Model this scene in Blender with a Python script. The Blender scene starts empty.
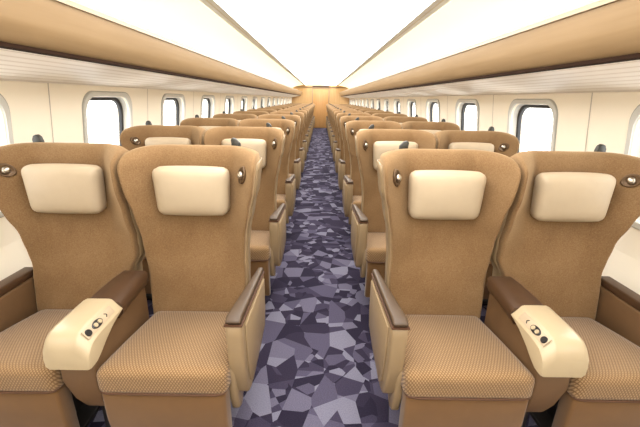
import bpy, bmesh, math, random
from mathutils import Vector, Matrix
random.seed(7)
S = bpy.context.scene
C = S.collection
PI = math.pi

# ------------------------------------------------------------------ constants
PITCH = 1.16            # row spacing
ROWS = 15
Y1 = 1.56               # y of the first row's backrest face
FAR = 19.3              # end wall
NEAR = -2.6
XA, XC, XW = 0.57, 0.855, 1.14   # aisle seat, console, window seat centres
CAM_H = 1.44
WALL_X0, WALL_Z0 = 1.46, 1.50    # top of the leaning window wall

def wall_x(z):
    return WALL_X0 + 0.115*(WALL_Z0-z) if z > 0.72 else WALL_X0+0.115*(WALL_Z0-0.72)

# ------------------------------------------------------------------ materials
def srgb(r, g, b):
    f = lambda c: (c/255/12.92) if c/255 <= .04045 else ((c/255+.055)/1.055)**2.4
    return (f(r), f(g), f(b), 1)

class NT:
    def __init__(s, name):
        s.m = bpy.data.materials.new(name); s.m.use_nodes = True
        s.t = s.m.node_tree; s.N = s.t.nodes; s.L = s.t.links
        s.b = s.N['Principled BSDF']
    def n(s, typ, **kw):
        o = s.N.new(typ)
        for k, v in kw.items():
            if k.startswith('i_'):
                o.inputs[k[2:].replace('_', ' ')].default_value = v
            else: setattr(o, k, v)
        return o
    def l(s, a, b): s.L.new(a, b)
    def ramp(s, stops, interp='LINEAR'):
        r = s.n('ShaderNodeValToRGB'); cr = r.color_ramp; cr.interpolation = interp
        while len(cr.elements) < len(stops): cr.elements.new(.5)
        for e, (p, c) in zip(cr.elements, stops): e.position = p; e.color = c
        return r
    def math(s, op, a, b=None):
        m = s.n('ShaderNodeMath', operation=op)
        for i, v in enumerate((a, b)):
            if v is None: continue
            if isinstance(v, (int, float)): m.inputs[i].default_value = v
            else: s.l(v, m.inputs[i])
        return m.outputs[0]

def plain(name, col, rough=.5, metal=0, spec=.5, var=.06, scale=14, bump=0, sheen=0, coat=0):
    k = NT(name); b = k.b
    tc = k.n('ShaderNodeTexCoord'); no = k.n('ShaderNodeTexNoise', i_Scale=scale, i_Detail=3.0)
    k.l(tc.outputs['Object'], no.inputs['Vector'])
    lo = tuple(c*(1-var) for c in col[:3])+(1,); hi = tuple(min(1, c*(1+var)) for c in col[:3])+(1,)
    r = k.ramp([(.3, lo), (.7, hi)]); k.l(no.outputs['Fac'], r.inputs['Fac'])
    k.l(r.outputs['Color'], b.inputs['Base Color'])
    b.inputs['Roughness'].default_value = rough; b.inputs['Metallic'].default_value = metal
    b.inputs['Specular IOR Level'].default_value = spec
    if sheen:
        b.inputs['Sheen Weight'].default_value = sheen; b.inputs['Sheen Roughness'].default_value = .5
    if coat: b.inputs['Coat Weight'].default_value = coat
    if bump:
        n2 = k.n('ShaderNodeTexNoise', i_Scale=260.0, i_Detail=2.0); k.l(tc.outputs['Object'], n2.inputs['Vector'])
        bp = k.n('ShaderNodeBump', i_Strength=bump, i_Distance=.002)
        k.l(n2.outputs['Fac'], bp.inputs['Height']); k.l(bp.outputs['Normal'], b.inputs['Normal'])
    return k.m

def emit(name, col, strength, base=(.9, .88, .84, 1)):
    k = NT(name)
    tc = k.n('ShaderNodeTexCoord'); no = k.n('ShaderNodeTexNoise', i_Scale=.8)
    k.l(tc.outputs['Object'], no.inputs['Vector'])
    r = k.ramp([(.3, tuple(c*.97 for c in col[:3])+(1,)), (.7, col)]); k.l(no.outputs['Fac'], r.inputs['Fac'])
    k.b.inputs['Base Color'].default_value = base
    k.b.inputs['Roughness'].default_value = .7
    k.l(r.outputs['Color'], k.b.inputs['Emission Color'])
    k.b.inputs['Emission Strength'].default_value = strength
    return k.m

def mat_velour():
    k = NT('tan velour'); b = k.b
    tc = k.n('ShaderNodeTexCoord')
    n1 = k.n('ShaderNodeTexNoise', i_Scale=5.0, i_Detail=3.0, i_Distortion=.4)
    k.l(tc.outputs['Object'], n1.inputs['Vector'])
    n2 = k.n('ShaderNodeTexNoise', i_Scale=190.0, i_Detail=2.0, i_Roughness=.7); k.l(tc.outputs['Object'], n2.inputs['Vector'])
    mx = k.math('ADD', k.math('MULTIPLY', n1.outputs['Fac'], .35), k.math('MULTIPLY', n2.outputs['Fac'], .65))
    r = k.ramp([(.34, srgb(147, 112, 75)), (.5, srgb(165, 129, 89)), (.66, srgb(181, 146, 105))])
    k.l(mx, r.inputs['Fac']); k.l(r.outputs['Color'], b.inputs['Base Color'])
    b.inputs['Roughness'].default_value = .85; b.inputs['Specular IOR Level'].default_value = .15
    b.inputs['Sheen Weight'].default_value = .35; b.inputs['Sheen Roughness'].default_value = .45
    b.inputs['Sheen Tint'].default_value = srgb(255, 225, 180)
    bp = k.n('ShaderNodeBump', i_Strength=.15, i_Distance=.002)
    k.l(n2.outputs['Fac'], bp.inputs['Height']); k.l(bp.outputs['Normal'], b.inputs['Normal'])
    return k.m

def mat_weave():
    """diamond weave of the seat cushion"""
    k = NT('diamond weave'); b = k.b
    tc = k.n('ShaderNodeTexCoord'); sp = k.n('ShaderNodeSeparateXYZ'); k.l(tc.outputs['Object'], sp.inputs[0])
    X, Y, Z = sp.outputs
    v = k.math('ADD', Y, Z)
    P = PI/.0115
    a = k.math('ABSOLUTE', k.math('SINE', k.math('MULTIPLY', k.math('ADD', X, k.math('MULTIPLY', v, .62)), P)))
    c = k.math('ABSOLUTE', k.math('SINE', k.math('MULTIPLY', k.math('SUBTRACT', X, k.math('MULTIPLY', v, .62)), P)))
    f = k.math('MINIMUM', a, c)
    r = k.ramp([(.08, srgb(132, 98, 62)), (.45, srgb(170, 132, 88)), (.85, srgb(200, 164, 120))])
    k.l(f, r.inputs['Fac']); k.l(r.outputs['Color'], b.inputs['Base Color'])
    b.inputs['Roughness'].default_value = .8; b.inputs['Specular IOR Level'].default_value = .2
    b.inputs['Sheen Weight'].default_value = .2
    bp = k.n('ShaderNodeBump', i_Strength=.35, i_Distance=.003)
    k.l(f, bp.inputs['Height']); k.l(bp.outputs['Normal'], b.inputs['Normal'])
    return k.m

def mat_carpet():
    """shards in navy, violet and grey"""
    k = NT('shard carpet'); b = k.b
    tc = k.n('ShaderNodeTexCoord')
    def vor(scale, rot, stretch, feature='F1'):
        mp = k.n('ShaderNodeMapping'); k.l(tc.outputs['Object'], mp.inputs['Vector'])
        mp.inputs['Rotation'].default_value = (0, 0, rot); mp.inputs['Scale'].default_value = stretch
        vo = k.n('ShaderNodeTexVoronoi', feature=feature, voronoi_dimensions='2D', i_Scale=scale)
        vo.inputs['Randomness'].default_value = 1.0
        k.l(mp.outputs[0], vo.inputs['Vector']); return vo
    v1 = vor(5.6, .5, (1.6, .75, 1)); v2 = vor(4.4, 1.9, (.7, 1.6, 1)); v3 = vor(12.5, .2, (1, 1.1, 1))
    def ch(v):
        s = k.n('ShaderNodeSeparateColor'); k.l(v.outputs['Color'], s.inputs[0]); return s.outputs
    a, c, d = ch(v1), ch(v2), ch(v3)
    # random tone: cells of two diagrams cut one another into shards
    t = k.math('FRACT', k.math('ADD', a[0], k.math('MULTIPLY', c[1], 1.7)))
    pick = k.math('GREATER_THAN', a[2], .72)                   # some cells are cut finer
    t2 = k.math('FRACT', k.math('ADD', t, k.math('MULTIPLY', k.math('MULTIPLY', d[0], pick), .9)))
    r = k.ramp([(0, srgb(52, 46, 66)), (.22, srgb(62, 55, 76)), (.46, srgb(78, 71, 94)), (.64, srgb(102, 96, 120)),
                (.76, srgb(126, 121, 144)), (.89, srgb(150, 147, 168))], 'CONSTANT')
    k.l(t2, r.inputs['Fac'])
    no = k.n('ShaderNodeTexNoise', i_Scale=190.0, i_Detail=2.0); k.l(tc.outputs['Object'], no.inputs['Vector'])
    mx = k.n('ShaderNodeMix', data_type='RGBA', blend_type='MULTIPLY'); mx.inputs['Factor'].default_value = .5
    k.l(r.outputs['Color'], mx.inputs['A'])
    g = k.ramp([(.3, (.6, .6, .6, 1)), (.7, (1.25, 1.25, 1.25, 1))]); k.l(no.outputs['Fac'], g.inputs['Fac'])
    k.l(g.outputs['Color'], mx.inputs['B'])
    k.l(mx.outputs['Result'], b.inputs['Base Color'])
    b.inputs['Roughness'].default_value = .95; b.inputs['Specular IOR Level'].default_value = .1
    bp = k.n('ShaderNodeBump', i_Strength=.4, i_Distance=.004)
    k.l(no.outputs['Fac'], bp.inputs['Height']); k.l(bp.outputs['Normal'], b.inputs['Normal'])
    return k.m

def mat_wood(name, c0, c1, rough=.45, along='Y'):
    k = NT(name); b = k.b
    tc = k.n('ShaderNodeTexCoord'); mp = k.n('ShaderNodeMapping'); k.l(tc.outputs['Object'], mp.inputs['Vector'])
    mp.inputs['Scale'].default_value = (14, .7, 14) if along == 'Y' else (14, 14, .8)
    no = k.n('ShaderNodeTexNoise', i_Scale=2.2, i_Detail=5.0, i_Distortion=.6); k.l(mp.outputs[0], no.inputs['Vector'])
    r = k.ramp([(.3, c0), (.7, c1)]); k.l(no.outputs['Fac'], r.inputs['Fac'])
    k.l(r.outputs['Color'], b.inputs['Base Color']); b.inputs['Roughness'].default_value = rough
    b.inputs['Specular IOR Level'].default_value = .4
    return k.m

def mat_slats():
    """white ribbed underside of the rack, ribs run along the car"""
    k = NT('ribbed white underside'); b = k.b
    tc = k.n('ShaderNodeTexCoord'); sp = k.n('ShaderNodeSeparateXYZ'); k.l(tc.outputs['Object'], sp.inputs[0])
    s = k.math('ABSOLUTE', k.math('SINE', k.math('MULTIPLY', sp.outputs[0], PI/.055)))
    r = k.ramp([(0, srgb(196, 184, 166)), (.22, srgb(240, 232, 220)), (1, srgb(250, 244, 235))])
    k.l(s, r.inputs['Fac']); k.l(r.outputs['Color'], b.inputs['Base Color']); b.inputs['Roughness'].default_value = .5
    return k.m

def mat_glass():
    k = NT('window glass'); N = k.N
    out = N['Material Output']
    tr = k.n('ShaderNodeBsdfTransparent'); gl = k.n('ShaderNodeBsdfGlossy', i_Roughness=.03)
    lw = k.n('ShaderNodeLayerWeight', i_Blend=.15); mx = k.n('ShaderNodeMixShader')
    tr.inputs['Color'].default_value = (.97, .98, .98, 1)
    m = k.math('MULTIPLY', lw.outputs['Fresnel'], .5)
    k.l(m, mx.inputs[0]); k.l(tr.outputs[0], mx.inputs[1]); k.l(gl.outputs[0], mx.inputs[2])
    N.remove(k.b); k.l(mx.outputs[0], out.inputs['Surface'])
    return k.m

M = dict(
    velour=mat_velour(), weave=mat_weave(), carpet=mat_carpet(),
    pillow=plain('cream leather', srgb(220, 198, 166), .5, var=.03, bump=.05, spec=.35),
    cream=plain('cream plastic', srgb(198, 169, 128), .42, var=.02),
    cover=plain('pale cream plastic', srgb(218, 196, 158), .35, var=.02),
    taupe=plain('taupe leather', srgb(130, 98, 66), .55, var=.05, bump=.05),
    dark=plain('dark brown leather', srgb(94, 66, 44), .42, var=.06, bump=.06),
    cap=plain('brown leather', srgb(112, 86, 60), .5, var=.06, bump=.06),
    legrest=plain('plain brown cloth', srgb(142, 104, 64), .8, var=.05, bump=.1, spec=.15, sheen=.2),
    piping=plain('dark piping', srgb(78, 48, 26), .7),
    black=plain('black plastic', srgb(24, 22, 21), .4),
    frame=plain('dark grey steel', srgb(46, 42, 40), .5, metal=.4),
    handle=plain('dark grey plastic', srgb(62, 60, 52), .5),
    bezel=plain('bronze bezel', srgb(88, 66, 42), .4, metal=.4),
    chrome=plain('satin chrome', srgb(190, 182, 168), .28, metal=1, var=.02),
    wall=plain('warm white panel', srgb(252, 243, 224), .5, var=.01, scale=2),
    seam=plain('grey joint', srgb(196, 186, 170), .6),
    wframe=plain('pale grey window frame', srgb(206, 206, 200), .35, var=.02),
    gasket=plain('dark rubber gasket', srgb(44, 46, 50), .5),
    glass=mat_glass(), slats=mat_slats(),
    fascia=mat_wood('honey wood fascia', srgb(186, 154, 112), srgb(200, 168, 126), .38),
    edge=plain('pale lit rim', srgb(196, 172, 134), .4, var=.03),  # paler than the fascia, to colour in the light on its top rim
    endwood=mat_wood('amber wood panel', srgb(210, 166, 110), srgb(224, 184, 128), .4, 'Z'),
    doorwood=mat_wood('amber door leaf', srgb(198, 146, 88), srgb(212, 162, 102), .4, 'Z'),
    ceil=emit('white ceiling with added glow', (1, .975, .94, 1), 5.0),  # no lamp: emission stands in for the car's indirect lighting
    slope=emit('cove with added warm glow', (1.0, .90, .60, 1), .75, (.86, .80, .64, 1)),  # warm light from hidden tubes put into the surface as tint and emission
    vent=plain('grey vent strip', srgb(206, 208, 210), .6),
    seal=plain('mid grey seal', srgb(176, 174, 166), .6),
    gap=plain('shadow brown joint', srgb(44, 28, 18), .9, spec=.1),
    screen=plain('dark display glass', srgb(60, 44, 36), .2),
)

def tone(names, k):
    for n in names:
        r = next(x for x in M[n].node_tree.nodes if x.type == 'VALTORGB')
        for e in r.color_ramp.elements: e.color = tuple(c*k for c in e.color[:3])+(1,)
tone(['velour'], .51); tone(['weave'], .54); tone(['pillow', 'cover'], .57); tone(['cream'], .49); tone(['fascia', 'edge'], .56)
tone(['endwood', 'doorwood'], .72); tone(['dark', 'handle', 'legrest'], .54); tone(['taupe'], .60); tone(['cap'], .36); tone(['carpet'], .48)

# ------------------------------------------------------------------ helpers
def link(name, me, mat, parent=None):
    o = bpy.data.objects.new(name, me); C.objects.link(o)
    if mat: me.materials.append(mat)
    if parent: o.parent = parent
    return o

def obj(name, bm, mat, parent=None, smooth=True, angle=None):
    bmesh.ops.recalc_face_normals(bm, faces=bm.faces)
    for f in bm.faces: f.smooth = smooth
    if angle:
        for e in bm.edges:
            if len(e.link_faces) == 2 and e.calc_face_angle(0) > angle: e.smooth = False
    me = bpy.data.meshes.new(name); bm.to_mesh(me); bm.free()
    return link(name, me, mat, parent)

def bake(o):
    dg = bpy.context.evaluated_depsgraph_get(); dg.update()
    me = bpy.data.meshes.new_from_object(o.evaluated_get(dg))
    o.modifiers.clear(); o.data = me
    return o

def subsurf(o, n=1):
    m = o.modifiers.new('s', 'SUBSURF'); m.levels = n; m.render_levels = n
    return bake(o)

def rbox(bm, c, s, r=.006, seg=2, rot=None):
    ret = bmesh.ops.create_cube(bm, size=1); vs = ret['verts']
    for v in vs: v.co = Vector((v.co.x*s[0], v.co.y*s[1], v.co.z*s[2]))
    if r:
        es = list({e for v in vs for e in v.link_edges})
        g = bmesh.ops.bevel(bm, geom=es, offset=min(r, min(s)*.49), segments=seg, profile=.5, affect='EDGES')
        vs = list({v for f in g['faces'] for v in f.verts} | {v for v in vs if v.is_valid})
    for v in vs:
        if rot: v.co = rot @ v.co
        v.co += Vector(c)
    return vs

def soft_box(half, r, n=10, fn=None):
    """rounded box from a cube grid; fn(p, q) reshapes each vertex"""
    bm = bmesh.new()
    bmesh.ops.create_cube(bm, size=2)
    bmesh.ops.subdivide_edges(bm, edges=bm.edges[:], cuts=n, use_grid_fill=True)
    for v in bm.verts:
        q = Vector([math.sin(max(-1, min(1, c))*PI/2) for c in v.co])
        p = Vector([q[i]*half[i] for i in range(3)])
        inn = Vector([max(-(half[i]-r), min(half[i]-r, p[i])) for i in range(3)])
        d = p-inn
        if d.length > 1e-9:
            p = inn + d.normalized()*r
        v.co = fn(p, q) if fn else p
    return bm

def prism(prof, x0, x1, bevel=.008, seg=2):
    """side profile [(y,z)] extruded along x"""
    bm = bmesh.new()
    a = [bm.verts.new((x0, y, z)) for y, z in prof]; b = [bm.verts.new((x1, y, z)) for y, z in prof]
    n = len(prof)
    bm.faces.new(a); bm.faces.new(b[::-1])
    for i in range(n): bm.faces.new((a[i], b[i], b[(i+1) % n], a[(i+1) % n]))
    bmesh.ops.recalc_face_normals(bm, faces=bm.faces)
    if bevel:
        es = [e for e in bm.edges if e.calc_face_angle(0) > .6]
        bmesh.ops.bevel(bm, geom=es, offset=bevel, segments=seg, profile=.5, affect='EDGES')
    return bm

def tube(bm, pts, r, n=8, closed=False):
    pts = [Vector(p) for p in pts]; rings = []
    m = len(pts)
    for i, p in enumerate(pts):
        t = (pts[(i+1) % m]-pts[i-1]) if closed else (pts[min(i+1, m-1)]-pts[max(i-1, 0)])
        t.normalize()
        up = Vector((0, 0, 1)) if abs(t.z) < .9 else Vector((1, 0, 0))
        u = t.cross(up).normalized(); w = t.cross(u)
        rings.append([bm.verts.new(p+(u*math.cos(2*PI*k/n)+w*math.sin(2*PI*k/n))*r) for k in range(n)])
    for i in range(m if closed else m-1):
        a, b = rings[i], rings[(i+1) % m]
        for k in range(n): bm.faces.new((a[k], a[(k+1) % n], b[(k+1) % n], b[k]))
    if not closed:
        bm.faces.new(rings[0][::-1]); bm.faces.new(rings[-1])

def interp(tab, z):
    if z <= tab[0][0]: return tab[0][1]
    for (a, va), (b, vb) in zip(tab, tab[1:]):
        if z <= b:
            u = (z-a)/(b-a); u = u*u*(3-2*u)
            return va+(vb-va)*u
    return tab[-1][1]

def empty(name, loc, label, cat, group=None):
    o = bpy.data.objects.new(name, None); C.objects.link(o); o.location = loc
    o.empty_display_size = .1
    tag(o, label, cat, group); return o
def tag(o, label, cat, group=None):
    o['label'] = label; o['category'] = cat
    if group: o['group'] = group
    return o
def struct(o): o['kind'] = 'structure'; return o

def copy_tree(o, parent=None):
    c = o.copy(); C.objects.link(c)
    if parent: c.parent = parent
    for ch in list(o.children): copy_tree(ch, c)
    return c

# ------------------------------------------------------------------ seat
HW_IN = {'aisle': [(.40, .254), (.70, .254), (.82, .248), (.95, .247), (1.05, .266), (1.16, .280), (1.24, .278)],
         'window': [(.40, .230), (.62, .230), (.72, .282), (.84, .290), (.95, .294), (1.05, .286), (1.16, .280), (1.24, .278)]}
HW_OUT = {'aisle': [(.40, .218), (.70, .222), (.82, .234), (.95, .262), (1.06, .290), (1.18, .302), (1.24, .300)],
          'window': [(.40, .262), (.55, .256), (.70, .240), (.84, .236), (.94, .252), (1.04, .292), (1.14, .314), (1.24, .312)]}
WING = [(.40, .0), (.64, .004), (.72, .030), (.80, .060), (.95, .125), (1.06, .165), (1.17, .172), (1.24, .150)]
def lean(z): return .10*(z-.42) if z > .42 else 0
ZB, ZT = .34, 1.228
def face_pt(out, s, z, kind='aisle'):
    """front of the backrest: s runs -1..1 (towards the outer side = sign of out)"""
    hw = interp((HW_OUT if s*out > 0 else HW_IN)[kind], z)
    a = abs(s)
    u = max(0, (a-.54)/.46)
    w = interp(WING, z)*(u**1.12 if u > 0 else 0)
    x = hw*s
    # rounded upper corners
    zz = z - (.022*max(0, (a-.6)/.4)**3)*max(0, (z-1.0)/.245)
    return Vector((x, lean(z)-w, zz))

def backrest(out, root, kind):
    bm = bmesh.new(); ns, nt = 28, 22
    F, B = [], []
    for j in range(nt+1):
        t = j/nt; z = ZB+(ZT-ZB)*t
        top = max(0, (z-(ZT-.05))/.05); bot = max(0, ((ZB+.03)-z)/.03)
        fr, br = [], []
        for i in range(ns+1):
            s = -1+2*i/ns
            s = math.sin(s*PI/2)*.35+s*.65
            p = face_pt(out, s, z, kind)
            a = abs(s)
            th = .115-.070*max(0, (a-.45)/.55)**1.2
            rnd = (1-a**10*.35)
            q = p.copy(); q.x *= .985; q.y = lean(z)+.115-.35*(lean(z)-p.y)
            # back shell follows the wing less closely
            sh = top*top*.5+bot*.3
            d = (q-p)
            fr.append(bm.verts.new(p+d*sh*.55)); br.append(bm.verts.new(q-d*sh*.55))
        F.append(fr); B.append(br)
    for j in range(nt):
        for i in range(ns):
            bm.faces.new((F[j][i], F[j][i+1], F[j+1][i+1], F[j+1][i]))
            bm.faces.new((B[j][i], B[j+1][i], B[j+1][i+1], B[j][i+1]))
        bm.faces.new((F[j][0], F[j+1][0], B[j+1][0], B[j][0]))
        bm.faces.new((F[j][ns], B[j][ns], B[j+1][ns], F[j+1][ns]))
    for i in range(ns):
        bm.faces.new((F[nt][i], F[nt][i+1], B[nt][i+1], B[nt][i]))
        bm.faces.new((F[0][i], B[0][i], B[0][i+1], F[0][i+1]))
    shell = []
    for j in range(nt+1):
        row = []
        f0, fn_, b0, bn = F[j][0].co, F[j][ns].co, B[j][0].co, B[j][ns].co
        row.append(f0.lerp(b0, .30)+Vector((0, 0, 0))); row.append(f0.lerp(b0, .6)+Vector((-.001, 0, 0)))
        for i in range(ns+1):
            row.append(B[j][i].co+Vector(((-.001 if i == 0 else .001 if i == ns else 0), .005, 0)))
        row.append(fn_.lerp(bn, .6)+Vector((.001, 0, 0))); row.append(fn_.lerp(bn, .30)+Vector((0, 0, 0)))
        shell.append([c.copy() for c in row])
    o = subsurf(obj('backrest', bm, M['velour'], root), 1)
    bm = bmesh.new()
    G = [[bm.verts.new(c) for c in row] for row in shell[2:-1]]
    for a, b in zip(G, G[1:]):
        for i in range(len(a)-1): bm.faces.new((a[i], b[i], b[i+1], a[i+1]))
    sh = obj('back_shell', bm, M['cream'], root)
    sh['label'] = 'cream outer shell of the backrest'
    m = sh.modifiers.new('s', 'SOLIDIFY'); m.thickness = .004; m.offset = 0
    bake(sh)
    return o

def pillow(out, root):
    def fn(p, q):
        # puffed front, tapering a little downwards, hugging the backrest
        p = p.copy()
        p.y -= .020*(1-q.x**2)*(1-q.z**2) if q.y < 0 else 0
        p.x *= 1.0+.035*q.z
        p.z += .006*(1-q.x**2)*(1 if q.z > 0 else -.6)
        return p+Vector((0, lean(1.034)-.044, 1.034))
    o = obj('headrest_pillow', soft_box((.164, .044, .108), .034, 10, fn), M['pillow'], root)
    return o

def cushion(out, root, kind):
    kx, dx = (1, 0) if kind == 'aisle' else (.214/.243, .029*out)
    def fit(bm):
        for v in bm.verts: v.co.x = v.co.x*kx+dx
        return bm
    def fn(p, q):
        p = p.copy()
        if q.z > 0:
            p.z += .010*(1-q.x**2)*(1-q.y**2)
        p.z -= .072*(.5+.5*q.y)**1.2*(1 if q.z > -.5 else .4)   # falls towards the back
        return p+Vector((0, -.235, .432))
    o = obj('seat_cushion', fit(soft_box((.243, .262, .058), .034, 16, fn)), M['weave'], root)
    bm = bmesh.new()
    zp = .390
    tube(bm, [(-.236, -.30, zp), (-.237, -.455, zp), (-.228, -.488, zp), (-.20, -.4965, zp), (0, -.498, zp), (.20, -.4965, zp),
              (.228, -.488, zp), (.237, -.455, zp), (.236, -.30, zp)], .0045, 6)
    obj('piping', fit(bm), M['piping'], o)
    bm = prism([(-.490, .386), (-.486, .25), (-.462, .10), (-.425, .085), (-.41, .10), (-.415, .386)], -.232, .232, .014, 3)
    obj('leg_rest', fit(bm), M['legrest'], root, angle=.9)
    bm = bmesh.new()
    rbox(bm, (0, -.19, .30), (.40, .40, .13), .012)
    rbox(bm, (0, -.16, .13), (.12, .34, .24), .01)
    rbox(bm, (0, -.16, .012), (.30, .40, .024), .006)
    obj('base_frame', fit(bm), M['frame'], root, angle=.6)

def reading_lamp(out, root, kind):
    s0, z0 = (.80 if kind == 'aisle' else .755)*out, 1.12
    p = face_pt(out, s0, z0, kind)
    du = face_pt(out, s0+.03, z0, kind)-face_pt(out, s0-.03, z0, kind); dv = face_pt(out, s0, z0+.02, kind)-face_pt(out, s0, z0-.02, kind)
    n = du.cross(dv).normalized()
    if n.y > 0: n = -n
    u = du.normalized(); v = n.cross(u).normalized()
    if v.z < 0: v = -v
    R = Matrix((u, v, n)).transposed()
    def place(bm, off):
        for w in bm.verts: w.co = R @ w.co + p + n*off
    bm = bmesh.new()                     # leaf-shaped bezel, domed
    N = 28; rings = []
    for (k, h) in ((1, -.004), (1, .004), (.88, .009), (.72, .005), (.55, .003)):
        ring = []
        for i in range(N):
            a = 2*PI*i/N
            x, y = .040*math.cos(a)*k, .029*math.sin(a)*k
            # tips of the leaf
            y *= 1-.25*abs(math.cos(a))**3
            an = PI/2-.15*out if kind == 'aisle' else .5*out; ca, sa = math.cos(an), math.sin(an)
            ring.append(bm.verts.new((x*ca-y*sa, x*sa+y*ca, h)))
        rings.append(ring)
    for a, b in zip(rings, rings[1:]):
        for i in range(N): bm.faces.new((a[i], a[(i+1) % N], b[(i+1) % N], b[i]))
    bm.faces.new(rings[-1]); bm.faces.new(rings[0][::-1]); place(bm, .002)
    o = obj('reading_lamp', bm, M['bezel'], root)
    bm = bmesh.new(); bmesh.ops.create_uvsphere(bm, u_segments=16, v_segments=10, radius=.0165)
    for w in bm.verts: w.co.z *= .8
    place(bm, .011)
    h = obj('lamp_head', bm, M['chrome'], o); h['label'] = 'chrome ball of the lamp'
    return o

def grab_handle(out, root, kind):
    # short grip standing up behind the top corner of the backrest
    bm = bmesh.new()
    x0 = (.172 if kind == 'aisle' else .205)*out; y0 = lean(1.24)+.10; sk = .5 if kind == 'aisle' else 0
    prof = [(-.016, 1.17), (-.018, 1.24), (-.012, 1.262), (.0, 1.272), (.013, 1.266), (.020, 1.248), (.020, 1.17)]
    prof = [(x*1.15-sk*max(0, z-1.235), z-.014) for x, z in prof]
    a = [bm.verts.new((x0+out*x, y0-.011, z)) for x, z in prof]; b = [bm.verts.new((x0+out*x, y0+.013, z)) for x, z in prof]
    n = len(prof); bm.faces.new(a); bm.faces.new(b[::-1])
    for i in range(n): bm.faces.new((a[i], b[i], b[(i+1) % n], a[(i+1) % n]))
    bmesh.ops.bevel(bm, geom=[e for e in bm.edges], offset=.004, segments=2, profile=.5, affect='EDGES')
    obj('grab_handle', bm, M['handle'], root, angle=.9)

def aisle_armrest(out, root):
    x0, x1 = (.238, .300)
    prof = [(-.452, .658), (-.456, .62), (-.440, .45), (-.408, .335), (-.375, .290), (-.33, .275), (-.12, .290), (.04, .33),
            (.065, .40), (.070, .60), (.070, .612)]
    bm = prism(prof, x0*out, x1*out, .014, 3)
    def taper(bm):
        for v in bm.verts:
            if abs(v.co.x) < .262: v.co.x += out*.030*max(0, min(1, (v.co.y+.40)/.45))
        return bm
    a = obj('armrest', taper(bm), M['cream'], root, angle=.9)
    # brown padded cap with a dark joint below
    bm = prism([(-.460, .678), (-.450, .660), (.075, .608), (.085, .620), (.07, .636), (-.43, .690)], (x0+.002)*out, (x1-.002)*out, .010, 3)
    c = obj('armrest_cap', taper(bm), M['cap'], a, angle=.9); c['label'] = 'padded brown top'
    bm = prism([(-.457, .664), (-.457, .656), (.073, .603), (.073, .611)], (x0-.002)*out, (x1+.002)*out, 0)
    obj('joint_strip', taper(bm), M['piping'], a, smooth=False)
    # raised outer panel
    ins = [(-.405, .630), (-.398, .48), (-.365, .345), (-.325, .305), (-.12, .318), (.015, .345), (.040, .42), (.045, .588)]
    bm = prism(ins, (x1-.002)*out, (x1+.006)*out, .004, 2)
    obj('side_panel', bm, M['cream'], a, angle=.9)
    # lower front tongue beside the cushion
    bm = prism([(-.442, .46), (-.422, .31), (-.395, .225), (-.355, .20), (-.31, .23), (-.28, .46)], (x0-.012)*out, (x0+.022)*out, .010, 2)
    obj('lower_panel', bm, M['cream'], a, angle=.9)

def wall_armrest(out, root):
    bm = prism([(-.46, .578), (-.46, .40), (-.43, .36), (.05, .36), (.07, .40), (.07, .578)], .262*out, .318*out, .010, 2)
    a = obj('armrest', bm, M['taupe'], root, angle=.9)
    bm = prism([(-.47, .604), (-.46, .576), (.075, .580), (.085, .604), (.07, .618), (-.45, .618)], .264*out, .326*out, .008, 3)
    c = obj('armrest_cap', bm, M['dark'], a, angle=.9); c['label'] = 'dark brown armrest top'

def seat(kind, out):
    root = empty('train_seat', (0, 0, 0), '', 'seat', 'reclining seats of the rail car')
    backrest(out, root, kind); pillow(out, root); cushion(out, root, kind)
    reading_lamp(out, root, kind); grab_handle(out, root, kind)
    (aisle_armrest if kind == 'aisle' else wall_armrest)(out, root)
    return root

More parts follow.
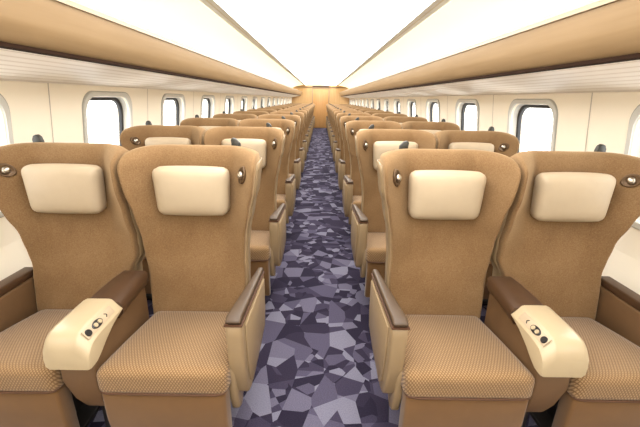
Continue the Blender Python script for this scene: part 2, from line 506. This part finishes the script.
# ------------------------------------------------------------------ console between two seats
def console(side):
    """side = +1: right of the aisle.  The controls face the aisle (-side)."""
    root = empty('armrest_console', (0, 0, 0), '', 'armrest', 'shared armrest consoles')
    bm = prism([(-.462, .52), (-.466, .44), (-.458, .34), (-.44, .275), (-.05, .26), (-.040, .32), (-.040, .626), (-.30, .626), (-.38, .608), (-.44, .555)],
               -.040, .040, .010, 2)
    obj('console_body', bm, M['taupe'], root, angle=.9)
    bm = prism([(-.472, .50), (-.474, .42), (-.462, .33), (-.435, .265), (-.10, .25), (-.06, .30), (-.06, .50)], -.0395*side, .094*side, .012, 3)
    for v in bm.verts:
        if v.co.x*side > .05: v.co.x -= side*.045*max(0, min(1, (.42-v.co.z)/.16))
    obj('lower_housing', bm, M['taupe'], root, angle=.9)
    bm = bmesh.new()
    rbox(bm, (0, -.21, .155), (.076, .34, .31), .008)
    obj('console_base', bm, M['black'], root, angle=.6)
    # dark leather top behind the cover
    bm = bmesh.new()
    secs = []
    for y, hw, z in ((-.301, .074, .676), (-.22, .070, .682), (-.12, .064, .685), (-.040, .058, .682)):
        sec = [(-hw, z-.05), (-hw, z-.012), (-hw+.010, z), (hw-.010, z), (hw, z-.012), (hw, z-.05), (hw*.75, z-.075), (-hw*.75, z-.075)]
        secs.append([bm.verts.new((x, y, zz)) for x, zz in sec])
    for a, b in zip(secs, secs[1:]):
        for i in range(8): bm.faces.new((a[i], a[(i+1) % 8], b[(i+1) % 8], b[i]))
    bm.faces.new(secs[0][::-1]); bm.faces.new(secs[-1])
    o = obj('leather_top', bm, M['dark'], root, angle=.9)
    # cream cover with rounded nose and a slanted control face
    bm = bmesh.new(); secs = []
    a = -side                                    # aisle direction
    nose = [(-.300, .690, .640, 1), (-.37, .6895, .622, 1), (-.43, .688, .592, 1), (-.470, .686, .566, 1), (-.498, .680, .552, 1), (-.518, .667, .550, 1), (-.531, .648, .549, .99), (-.537, .622, .550, .98)]
    for y, zt, zb, k in nose:
        H = zt-zb
        sec = [(-.082, zb+.012), (-.084, zt-.030), (-.076, zt-.010), (-.058, zt), (.028, zt), (.038, zt-.003),
               (.068, zt-.036), (.075, zt-.042), (.076, zb+.006), (.064, zb), (-.070, zb)]
        secs.append([bm.verts.new((x*k*a, y, z)) for x, z in sec])
    n = len(secs[0])
    for s0, s1 in zip(secs, secs[1:]):
        for i in range(n): bm.faces.new((s0[i], s0[(i+1) % n], s1[(i+1) % n], s1[i]))
    bm.faces.new(secs[0]); bm.faces.new(secs[-1][::-1])
    es = [e for e in secs[-1][0].link_edges if False]
    cov = obj('console_cover', bm, M['cover'], root, angle=1.0)
    cov.location.z = -.02; o.location.z = -.02
    cov['label'] = 'pale cream rounded front cover'
    m = cov.modifiers.new('b', 'BEVEL'); m.width = .005; m.segments = 2; m.limit_method = 'ANGLE'; m.angle_limit = .7
    bake(cov)
    # controls on the slanted face:  u along y, v down the slope
    p0 = Vector((.038*a, -.32, .686)); v = Vector((.030*a, 0, -.037)).normalized(); u = Vector((0, -1, -.01)).normalized()
    nn = u.cross(v).normalized()
    if nn.z < 0: nn = -nn
    R = Matrix((u, v, nn)).transposed()
    def put(bm, uu, vv, off=.001):
        for w in bm.verts: w.co = R @ w.co + p0 + u*uu + v*vv + nn*off
        return bm
    bm = bmesh.new()
    rbox(bm, (0, 0, 0), (.170, .036, .004), .0018, 2)
    obj('control_panel', put(bm, .100, .024), M['pillow'], cov, angle=.9)
    def disc(rx, ry, h, n=20):
        b = bmesh.new(); lo = []; hi = []
        for i in range(n):
            t = 2*PI*i/n
            lo.append(b.verts.new((rx*math.cos(t), ry*math.sin(t), 0))); hi.append(b.verts.new((rx*math.cos(t)*.9, ry*math.sin(t)*.9, h)))
        for i in range(n): b.faces.new((lo[i], lo[(i+1) % n], hi[(i+1) % n], hi[i]))
        b.faces.new(hi); b.faces.new(lo[::-1]); return b
    obj('headphone_socket', put(disc(.0135, .0135, .004), .168, .025, .003), M['black'], cov, angle=.9)
    b = disc(.029, .0145, .003, 24)
    k = obj('recline_rocker', put(b, .114, .024, .003), M['black'], cov, angle=.9)
    for uu in (-.012, .012):
        obj('control_button', put(disc(.009, .0085, .003, 16), .114+uu, .024, .006), M['cover'], cov, angle=.9)
    # small arrow mark near the hinge
    bm = bmesh.new()
    rbox(bm, (0, .004, 0), (.012, .0025, .0015), 0, rot=Matrix.Rotation(.7, 3, 'Z'))
    rbox(bm, (0, -.004, 0), (.012, .0025, .0015), 0, rot=Matrix.Rotation(-.7, 3, 'Z'))
    obj('arrow_mark', put(bm, .060, .024, .004), M['black'], cov, smooth=False)
    # latch under the nose
    bm = bmesh.new(); rbox(bm, (0, -.505, .558), (.05, .03, .014), .004)
    obj('latch', bm, M['cover'], cov, angle=.9)
    return root

ORD = ['nearest', 'second', 'third', 'fourth', 'fifth', 'sixth', 'seventh', 'eighth', 'ninth', 'tenth', 'eleventh', 'twelfth',
       'thirteenth', 'fourteenth', 'farthest']
for side, sn in ((-1, 'left'), (1, 'right')):
    protos = [('aisle', XA, seat('aisle', -side), ), ('window', XW, seat('window', side))]
    con = console(side)
    for k in range(ROWS):
        y = Y1+PITCH*k
        row = ORD[k]+' row from the camera' if 0 < k < ROWS-1 else ('row nearest the camera' if k == 0 else 'last row by the end wall')
        for kind, x, pr in protos:
            o = pr if k == 0 else copy_tree(pr)
            o.location = (side*x, y, 0)
            if kind == 'aisle':
                o['label'] = f'tan aisle seat {sn} of the aisle, {row}'
            else:
                o['label'] = f'tan window seat by the {sn} wall, {row}'
        o = con if k == 0 else copy_tree(con)
        o.location = (side*XC, y, 0)
        o['label'] = f'cream-nosed console between the {sn} pair of seats, {row}'

# ------------------------------------------------------------------ car body
def quad_strip(bm, pts, y0, y1):
    a = [bm.verts.new((x, y0, z)) for x, z in pts]; b = [bm.verts.new((x, y1, z)) for x, z in pts]
    for i in range(len(pts)-1): bm.faces.new((a[i], a[i+1], b[i+1], b[i]))

XB = wall_x(.3)
bm = bmesh.new(); rbox(bm, (0, (FAR+NEAR)/2, -.03), (2*XB+.1, FAR-NEAR, .06), 0)
struct(obj('floor', bm, M['carpet'], smooth=False))

# window walls: each bay a rounded opening with a reveal
WB0, WB1 = .905, 1.43           # opening bottom and top
WW = .545
WY_FAR = 1.735                    # far edge of the first opening
bays = [WY_FAR - WW/2 + PITCH*k for k in range(-3, 16)]
def rrect(w, h, r, n=6):
    pts = []
    for cx, cy, a0 in ((w/2-r, h/2-r, 0), (-w/2+r, h/2-r, PI/2), (-w/2+r, -h/2+r, PI), (w/2-r, -h/2+r, 1.5*PI)):
        for i in range(n+1):
            a = a0+PI/2*i/n; pts.append((cx+r*math.cos(a), cy+r*math.sin(a)))
    return pts
HOLE = rrect(WW, WB1-WB0, .11, 8)
ZM = (WB0+WB1)/2
def wall(side, sn):
    bm = bmesh.new()
    def P(y, z, d=0): return bm.verts.new((side*(wall_x(z)+d), y, z))
    z0, z1 = .72, WALL_Z0
    for yc in bays:
        ya, yb = yc-PITCH/2, yc+PITCH/2
        outer = []
        for (u, v) in HOLE:      # project to the bay's border
            k = min((PITCH/2)/abs(u) if u else 9e9, ((z1-ZM) if v > 0 else (ZM-z0))/abs(v) if v else 9e9)
            outer.append((yc+u*k, ZM+v*k))
        # snap the nearest projected point to each bay corner
        for cy, cz in ((ya, z0), (ya, z1), (yb, z0), (yb, z1)):
            i = min(range(len(outer)), key=lambda i: (outer[i][0]-cy)**2+(outer[i][1]-cz)**2); outer[i] = (cy, cz)
        O = [P(*p) for p in outer]; I = [P(yc+u, ZM+v) for u, v in HOLE]; D = [P(yc+u, ZM+v, .095) for u, v in HOLE]
        n = len(HOLE)
        for i in range(n):
            j = (i+1) % n
            bm.faces.new((O[i], O[j], I[j], I[i])); bm.faces.new((I[i], I[j], D[j], D[i]))
    ya, yb = bays[0]-PITCH/2, bays[-1]+PITCH/2
    a = [(XB, 0), (XB, .72)]
    va = [bm.verts.new((side*x, ya, z)) for x, z in a]; vb = [bm.verts.new((side*x, yb, z)) for x, z in a]
    bm.faces.new((va[0], va[1], vb[1], vb[0]))
    va = [bm.verts.new((side*x, ya, z)) for x, z in ((WALL_X0, 1.50), (1.42, 1.97))]; vb = [bm.verts.new((side*x, yb, z)) for x, z in ((WALL_X0, 1.50), (1.42, 1.97))]
    bm.faces.new((va[0], va[1], vb[1], vb[0]))
    bmesh.ops.remove_doubles(bm, verts=bm.verts, dist=.0005)
    w = obj('wall_'+sn, bm, M['wall'], angle=.5); struct(w)
    # joints between the wall panels
    bm = bmesh.new()
    for yc in bays:
        y = yc+PITCH/2
        vs = [(side*(wall_x(z)-.0015), y+dy, z) for z, dy in ((.72, -.004), (1.50, -.004), (1.50, .004), (.72, .004))]
        bm.faces.new([bm.verts.new(v) for v in vs])
    obj('panel_joint', bm, M['seam'], w, smooth=False)
    return w
wall(-1, 'left'); wall(1, 'right')

def window(side, yc):
    n0 = len([o for o in C.objects if o.name.startswith('window_') and o.type == 'EMPTY'])+1
    root = bpy.data.objects.new(f'window_{n0}', None); C.objects.link(root); root.location = (0, yc, 0); struct(root)
    def ring(k0, d0, k1, d1, w0=0, w1=0):
        bm = bmesh.new()
        def V(u, v, grow, d):
            g = 1
            uu = u+(grow if u > 0 else -grow); vv = v+(grow if v > 0 else -grow); z = ZM+vv
            return bm.verts.new((side*(wall_x(z)+d), uu, z))
        A = [V(u, v, k0, d0) for u, v in HOLE]; B = [V(u, v, k1, d1) for u, v in HOLE]
        n = len(HOLE)
        for i in range(n): bm.faces.new((A[i], A[(i+1) % n], B[(i+1) % n], B[i]))
        return bm
    def merge(*bms):
        out = bmesh.new()
        for b in bms:
            me = bpy.data.meshes.new('t'); b.to_mesh(me); b.free(); out.from_mesh(me); bpy.data.meshes.remove(me)
        bmesh.ops.remove_doubles(out, verts=out.verts, dist=.0003)
        return out
    f = obj('window_frame', merge(ring(.030, -.001, .028, -.010), ring(.028, -.010, .004, -.010), ring(.004, -.010, -.006, .055)), M['wframe'], root, angle=.7)
    obj('outer_seal', merge(ring(.036, -.001, .034, -.006), ring(.034, -.006, .030, -.006)), M['seal'], root, angle=.7)
    obj('gasket', merge(ring(-.004, .048, -.008, .045), ring(-.008, .045, -.024, .050), ring(-.024, .050, -.026, .070)), M['gasket'], root, angle=.7)
    bm = bmesh.new()
    bm.faces.new([bm.verts.new((side*(wall_x(ZM+v*.93)+.066), u*.93, ZM+v*.93)) for u, v in HOLE])
    obj('pane', bm, M['glass'], root, smooth=False)
    return root
for side in (-1, 1):
    for yc in bays:
        if -.8 < yc < FAR: window(side, yc)

# ceiling: flat middle and coves glow in place of indirect lamps; vent strips between
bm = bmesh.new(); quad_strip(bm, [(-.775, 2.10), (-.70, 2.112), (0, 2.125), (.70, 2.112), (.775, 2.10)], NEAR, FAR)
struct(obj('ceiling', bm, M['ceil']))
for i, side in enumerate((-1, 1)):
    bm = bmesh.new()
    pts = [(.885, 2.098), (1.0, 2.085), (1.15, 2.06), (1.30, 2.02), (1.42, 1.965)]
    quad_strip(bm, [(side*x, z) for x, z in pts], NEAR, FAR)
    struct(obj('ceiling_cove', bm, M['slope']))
    bm = bmesh.new()
    rbox(bm, (side*.83, (FAR+NEAR)/2, 2.106), (.118, FAR-NEAR, .010), 0)
    t = struct(obj(f'trim_{i+1}', bm, M['vent'], smooth=False))
    bm = bmesh.new()
    rbox(bm, (side*.83, (FAR+NEAR)/2, 2.101), (.012, FAR-NEAR, .003), 0)
    obj('vent_slot', bm, M['seam'], t, smooth=False)

# luggage racks
for side, sn in ((-1, 'left'), (1, 'right')):
    ym = (FAR+NEAR)/2
    r = empty('luggage_rack', (0, 0, 0), f'overhead luggage rack with honey wood front and ribbed white underside along the {sn} wall', 'luggage rack', 'overhead luggage racks')
    def sweep(pts):
        b = bmesh.new()
        a = [b.verts.new((side*x, NEAR+.02, z)) for x, z in pts]; c = [b.verts.new((side*x, FAR-.02, z)) for x, z in pts]
        n = len(pts); b.faces.new(a); b.faces.new(c[::-1])
        for i in range(n): b.faces.new((a[i], c[i], c[(i+1) % n], a[(i+1) % n]))
        return b
    obj('underside', sweep([(1.035, 1.578), (1.455, 1.497), (1.452, 1.530), (1.035, 1.612)]), M['slats'], r, angle=.5)
    obj('fascia', sweep([(1.022, 1.598), (1.000, 1.612), (.972, 1.68), (.958, 1.762), (.972, 1.770), (1.00, 1.70), (1.045, 1.622)]), M['fascia'], r, angle=.9)
    obj('gap_strip', sweep([(1.016, 1.584), (1.040, 1.578), (1.040, 1.602), (1.016, 1.597)]), M['gap'], r, angle=.5)
    obj('lit_rim', sweep([(.950, 1.760), (.952, 1.778), (.968, 1.784), (.978, 1.770), (.966, 1.758)]), M['edge'], r, angle=.9)

# end wall and its sliding door
bm = bmesh.new(); rbox(bm, (0, FAR+.03, 1.08), (2*XB+.1, .06, 2.2), 0)
struct(obj('wall_far', bm, M['endwood'], smooth=False))
bm = bmesh.new(); rbox(bm, (0, NEAR-.03, 1.08), (2*XB+.1, .06, 2.2), 0)
struct(obj('wall_near', bm, M['wall'], smooth=False))
d = bpy.data.objects.new('door_1', None); C.objects.link(d); d.location = (0, FAR, 0); struct(d)
bm = bmesh.new(); rbox(bm, (0, -.012, .96), (.78, .024, 1.90), .006); obj('door_leaf', bm, M['doorwood'], d, angle=.5)
bm = bmesh.new()
for x in (-.415, .415): rbox(bm, (x, -.015, .97), (.05, .030, 1.94), .005)
rbox(bm, (0, -.015, 1.955), (.88, .030, .05), .005)
obj('door_frame', bm, M['fascia'], d, angle=.5)
bm = bmesh.new(); rbox(bm, (.33, -.03, 1.0), (.02, .02, .4), .008); obj('door_handle', bm, M['chrome'], d)
bm = bmesh.new(); rbox(bm, (0, FAR-.02, 2.005), (2.6, .03, .035), .004)
struct(obj('trim_3', bm, M['taupe'], smooth=False))
r = empty('information_display', (0, FAR-.03, 2.05), 'dark information display above the end door', 'display')
bm = bmesh.new(); rbox(bm, (0, 0, .0), (.86, .05, .06), .008); obj('housing', bm, M['taupe'], r, angle=.5)
bm = bmesh.new(); rbox(bm, (0, -.026, .0), (.80, .006, .045), .002); obj('screen', bm, M['screen'], r, angle=.5)

# ------------------------------------------------------------------ light
w = bpy.data.worlds.new('World'); S.world = w; w.use_nodes = True
bg = w.node_tree.nodes['Background']
bg.inputs['Color'].default_value = (1, .98, .95, 1); bg.inputs['Strength'].default_value = 5.5

S.view_settings.view_transform = 'Standard'
S.view_settings.look = 'None'
S.view_settings.exposure = 0.3

# ------------------------------------------------------------------ camera
cam = bpy.data.cameras.new('camera'); co = bpy.data.objects.new('camera', cam); C.objects.link(co)
cam.sensor_width = 36; cam.lens = 36*360/640
cam.clip_start = .02; cam.clip_end = 100
YAW, ROLL = math.radians(.2), math.radians(1.0)
pitch = math.atan(114.5/360)
co.matrix_world = Matrix.Translation((0, 0, CAM_H)) @ Matrix.Rotation(-YAW, 4, 'Z') @ Matrix.Rotation(PI/2-pitch, 4, 'X') @ Matrix.Rotation(ROLL, 4, 'Z')
S.camera = co
